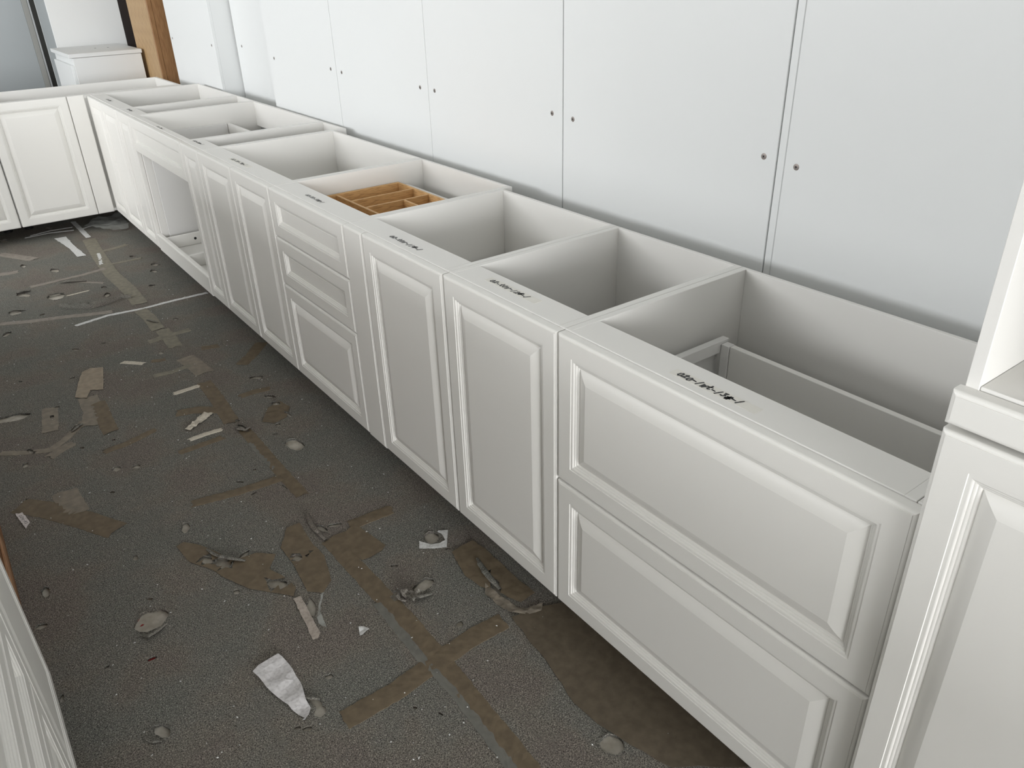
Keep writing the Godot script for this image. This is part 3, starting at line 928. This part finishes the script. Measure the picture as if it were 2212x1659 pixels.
func cutlery_tray() -> void:
	var o := thing("cutlery_tray", "bamboo cutlery tray inside the three-drawer cabinet", "tray", Vector3(-1.545, 0.70, -0.475))
	var h := 0.055
	var w := 0.50
	var d := 0.40
	var t := 0.010
	box("base", Vector3(0.001, 0, 0.001), Vector3(w - 0.001, 0.006, d - 0.001), M.bamboo_z, o)
	box("rim", Vector3(0, 0.0061, 0), Vector3(t + 0.004, h, d), M.bamboo_z, o, 0.0015)
	box("rim", Vector3(w - t, 0.0061, 0), Vector3(w, h, d), M.bamboo_z, o, 0.0015)
	box("rim", Vector3(t + 0.0042, 0.0061, 0), Vector3(w - t, h, t), M.bamboo_x, o, 0.0015)
	box("rim", Vector3(t + 0.0042, 0.0061, d - t), Vector3(w - t, h, d), M.bamboo_x, o, 0.0015)
	box("divider", Vector3(t + 0.0042, 0.0061, 0.256), Vector3(w - t, h - 0.002, 0.266), M.bamboo_x, o, 0.001)
	for x in [0.117, 0.226, 0.336]:
		box("divider", Vector3(x, 0.0061, t), Vector3(x + 0.009, h - 0.002, 0.2558), M.bamboo_z, o, 0.001)
	box("divider", Vector3(0.2352, 0.0061, 0.103), Vector3(0.3358, h - 0.003, 0.112), M.bamboo_x, o, 0.001)

func return_run() -> void:
	var o := thing("base_cabinet", "base cabinet of the cross run with one moulded door and a plain corner strip", "cabinet", Vector3(-4.552, 0, 0.578), PI / 2, "base cabinets of the cross run")
	carcass(o, 1.140, 0.610, {"leg": -0.34})
	front("door", 0.0035, 0.4410, LOW, 0.8250, "raised", o)
	front("corner_strip", 0.4445, 0.5400, LOW, 0.8250, "plain", o)
	o = thing("base_cabinet", "two-door base cabinet at the left end of the cross run", "cabinet", Vector3(-4.552, 0, 1.480), PI / 2, "base cabinets of the cross run")
	carcass(o, 0.900, 0.610, {"leg": -0.34})
	front("door", 0.0035, 0.4480, LOW, 0.8250, "raised", o)
	front("door", 0.4520, 0.8965, LOW, 0.8250, "raised", o)

func tall_unit() -> void:
	var o := thing("tall_cabinet", "tall white unit with an open shelf above a moulded door, at the right", "cabinet", Vector3(0.7635, 0, 0))
	var w := 0.60
	var t := 0.018
	box("side_panel", Vector3(0.0005, LOW, -0.60), Vector3(t, 0.995, 0.020), M.board, o)
	box("side_panel", Vector3(w - t, LOW, -0.60), Vector3(w, 0.995, 0.020), M.board, o)
	box("bottom_panel", Vector3(t, LOW, -0.59), Vector3(w - t, LOW + t, 0.018), M.board, o)
	box("back_panel", Vector3(t, LOW, -0.60), Vector3(w - t, 2.2, -0.588), M.board, o)
	front("door", 0.0035, w - 0.003, LOW, 0.9640, "raised", o, 0.0205)
	part("fascia", front_mesh(w - 0.002, 0.0465, "plain"), M.paint, o, Transform3D(Basis(), Vector3(0.0025, 0.9710, 0.0205)))
	box("upper_side_panel", Vector3(0.0075, 0.9955, -0.60), Vector3(0.0235, 2.2, 0.0200), M.board, o)
	box("upper_side_panel", Vector3(w - t, 0.9955, -0.60), Vector3(w, 2.2, 0.0200), M.board, o)
	box("shelf", Vector3(0.0237, 1.003, -0.587), Vector3(w - t, 1.0215, 0.0175), M.board, o)
	box("shelf", Vector3(0.0237, 1.60, -0.587), Vector3(w - t, 1.618, 0.0), M.board, o)
	box("top_panel", Vector3(0.0237, 2.182, -0.587), Vector3(w - t, 2.2, 0.0175), M.board, o)
	var st := newst()
	lathe(st, [[0.0, 0.0006], [0.026, 0.0006], [0.028, 0.010], [0.016, 0.014], [0.016, 0.085], [0.030, 0.09], [0.030, LOW], [0.0, LOW]], 14, Transform3D())
	var leg := st.commit()
	for lx in [0.06, w - 0.06]:
		for lz in [-0.09, -0.53]:
			part("leg", leg, M.plastic, o, Transform3D(Basis(), Vector3(lx, 0, lz)))

func island() -> void:
	# the fronts face the run, so these stand turned round
	var o := thing("base_cabinet", "single-door end cabinet of the opposite row, at the lower left", "cabinet", Vector3(-0.105, 0, 1.0885), PI, "base cabinets of the opposite row")
	carcass(o, 0.412, 0.558)
	front("door", 0.0025, 0.4110, LOW, 0.8175, "raised", o)
	o = thing("base_cabinet", "drawer cabinet of the opposite row, cut by the lower left corner", "cabinet", Vector3(0.475, 0, 1.0885), PI, "base cabinets of the opposite row")
	carcass(o, 0.579, 0.558)
	front("drawer_front", 0.0025, 0.5765, 0.6455, 0.8175, "flat", o)
	front("drawer_front", 0.0025, 0.5765, 0.4655, 0.6420, "flat", o)
	front("drawer_front", 0.0025, 0.5765, LOW, 0.4620, "raised", o)
	# timber cupboard just beyond the end cabinet
	o = thing("timber_cupboard", "brown timber cupboard standing behind the lower left end cabinet", "cupboard", Vector3(-1.40, 0, 1.095))
	box("front_board", Vector3(0, 0.001, 0), Vector3(0.86, 1.05, 0.018), M.pine, o, 0.002)
	box("pale_batten", Vector3(0.30, 0.10, -0.007), Vector3(0.858, 0.145, -0.0005), M.pale_wood, o, 0.001)
	box("side_board", Vector3(0.0, 0.001, 0.0185), Vector3(0.018, 1.05, 0.55), M.pine, o, 0.002)
	box("side_board", Vector3(0.842, 0.001, 0.0185), Vector3(0.86, 1.05, 0.55), M.pine, o, 0.002)
	box("top_board", Vector3(0.0185, 1.032, 0.0185), Vector3(0.8415, 1.05, 0.55), M.pine, o, 0.002)

func far_furniture() -> void:
	var o := thing("drawer_pedestal", "white drawer pedestal standing behind the cross run", "pedestal", Vector3(-6.0, 0, -0.17))
	box("body", Vector3(-0.74, 0.03, -0.517), Vector3(0, 0.915, -0.020), M.wallboard, o, 0.002)
	box("top_panel", Vector3(-0.75, 0.917, -0.525), Vector3(0.006, 0.945, 0.004), M.wallboard, o, 0.002)
	for k in 3:
		box("drawer", Vector3(-0.73, 0.05 + k * 0.285, -0.019), Vector3(-0.012, 0.295 + k * 0.285, 0.0), M.wallboard, o, 0.002)
	for q in [[-0.40, -0.27], [-0.37, -0.36]]:
		part("screw", screw_mesh(), M.dark, o, Transform3D(Basis(Vector3.RIGHT, -PI / 2), Vector3(q[0], 0.9452, q[1])))
	o = thing("wardrobe", "tall white cabinet behind the drawer pedestal", "cabinet", Vector3(-6.8, 0, -0.228))
	box("front_panel", Vector3(-0.018, 0.02, -0.550), Vector3(0, 2.3, 0), M.wallboard, o, 0.002)
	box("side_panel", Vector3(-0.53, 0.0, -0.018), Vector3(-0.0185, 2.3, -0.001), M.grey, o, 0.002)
	box("back_panel", Vector3(-0.548, 0.0, -0.550), Vector3(-0.5305, 2.3, -0.001), M.wallboard, o, 0.002)
	box("top_panel", Vector3(-0.53, 2.282, -0.550), Vector3(-0.0185, 2.3, -0.0185), M.wallboard, o, 0.002)
	o = thing("sliding_wardrobe", "grey sliding-door wardrobe at the far left end of the room", "wardrobe", Vector3(-7.6, 0, -0.225))
	box("carcass", Vector3(-0.24, 0.0, -0.11), Vector3(-0.05, 2.5, 2.6), M.gap, o, 0.002)
	box("frame_post", Vector3(-0.049, 0.0, 0.018), Vector3(0.0, 2.5, 0.060), M.frame, o, 0.002)
	box("frame_post", Vector3(-0.049, 0.0, 0.0), Vector3(-0.004, 2.5, 0.017), M.aluminium, o, 0.002)
	box("sliding_door", Vector3(-0.049, 0.02, 0.0605), Vector3(-0.010, 2.5, 1.3), M.grey, o, 0.002)
	box("sliding_door", Vector3(-0.049, 0.02, 1.302), Vector3(-0.030, 2.5, 2.55), M.grey, o, 0.002)
	o = thing("door_leaf", "dark brown board standing between the white cabinet and the timber cabinet", "board", Vector3(-6.84, 0, -0.95))
	box("panel", Vector3(-0.04, 0, -0.04), Vector3(0, 2.3, 0.168), M.espresso, o, 0.002)
	o = thing("timber_cabinet", "tall light-brown timber cabinet beyond the end of the wall panels", "cabinet", Vector3(-5.6, 0, -0.715))
	box("side_panel", Vector3(-0.62, 0.0, -0.018), Vector3(-0.025, 2.3, 0), M.oak, o, 0.002)
	box("corner_post", Vector3(-0.0245, 0.0, -0.03), Vector3(0, 2.3, 0.003), M.walnut, o, 0.003)
	box("front_panel", Vector3(-0.020, 0.0, -0.50), Vector3(-0.002, 2.3, -0.0305), M.walnut, o, 0.002)
	box("back_panel", Vector3(-0.62, 0.0, -0.50), Vector3(-0.60, 2.3, -0.0185), M.oak, o, 0.002)

func scraps() -> void:
	var n := 0
	for e in STRIPS:
		n += 1
		var m := ribbon_mesh(e[3], e[1], 0.0004 + 0.00012 * (n % 7), n)
		tag(part(e[0], m, M[e[2]], self), e[4], e[0].replace("packing_", "").replace("masking_", "").replace("_", " "), {"packing_tape": "packing tapes stuck on the carpet", "masking_tape": "white tapes stuck on the carpet", "paper_strip": "paper strips on the carpet"}[e[0]])
	for e in SHEETS:
		n += 1
		var m2 := sheet_mesh(e[3], e[1], 0.0014 + 0.00012 * (n % 5), n, e[0] in ["packing_paper", "kraft_paper", "paper_scrap"])
		var o := part(e[0], m2, M[e[2]], self)
		tag(o, e[4], {"packing_paper": "paper", "kraft_paper": "paper", "paper_scrap": "paper", "paper_strip": "paper", "paper_tag": "tag", "clear_tape": "tape", "carpet_scrap": "carpet scrap", "plastic_film": "plastic film", "padding_scrap": "padding"}[e[0]], {"packing_paper": "brown paper patches on the carpet", "paper_scrap": "white paper scraps on the carpet", "paper_strip": "paper strips on the carpet"}.get(e[0], ""))
		if e[0] == "paper_tag":
			var st := newst()
			var a := Vector3(-1.3815, 0, 1.0432)
			var u := Vector3(-1.3206, 0, 1.0312) - a
			var v := Vector3(-1.3815, 0, 1.0351) - a
			writing(st, "02M-M3", u.length(), v.length(), a + Vector3(0, 0.0066, 0), u.normalized(), v.normalized(), Vector3.UP, 0.14)
			part("handwriting", st.commit(), M.ink, o)
	# loose crumbs and lint: nobody could count them
	var rng := RandomNumberGenerator.new()
	rng.seed = 4242
	var st2 := newst()
	for k in 420:
		var x := rng.randf_range(-3.2, 0.75)
		var z := rng.randf_range(0.02, 1.05)
		var r := rng.randf_range(0.0007, 0.0022)
		var f := rng.randf_range(0, TAU)
		var ln := r * rng.randf_range(1.0, 2.2)
		var p := Vector3(x, 0.0015, z)
		var du := Vector3(cos(f), 0, sin(f)) * ln
		var dv := Vector3(-sin(f), 0, cos(f)) * r
		var top := p + Vector3(0, r, 0)
		for q in [[du, dv], [dv, -du], [-du, -dv], [-dv, du]]:
			var nn: Vector3 = (q[0] + q[1]).normalized() + Vector3.UP
			tri3(st2, p + q[0], p + q[1], top, nn.normalized(), nn.normalized(), nn.normalized())
	var cr := part("crumbs", st2.commit(), M.white, self)
	tag(cr, "tiny white crumbs and lint sprinkled over the grey carpet", "debris")
	cr.set_meta("kind", "stuff")
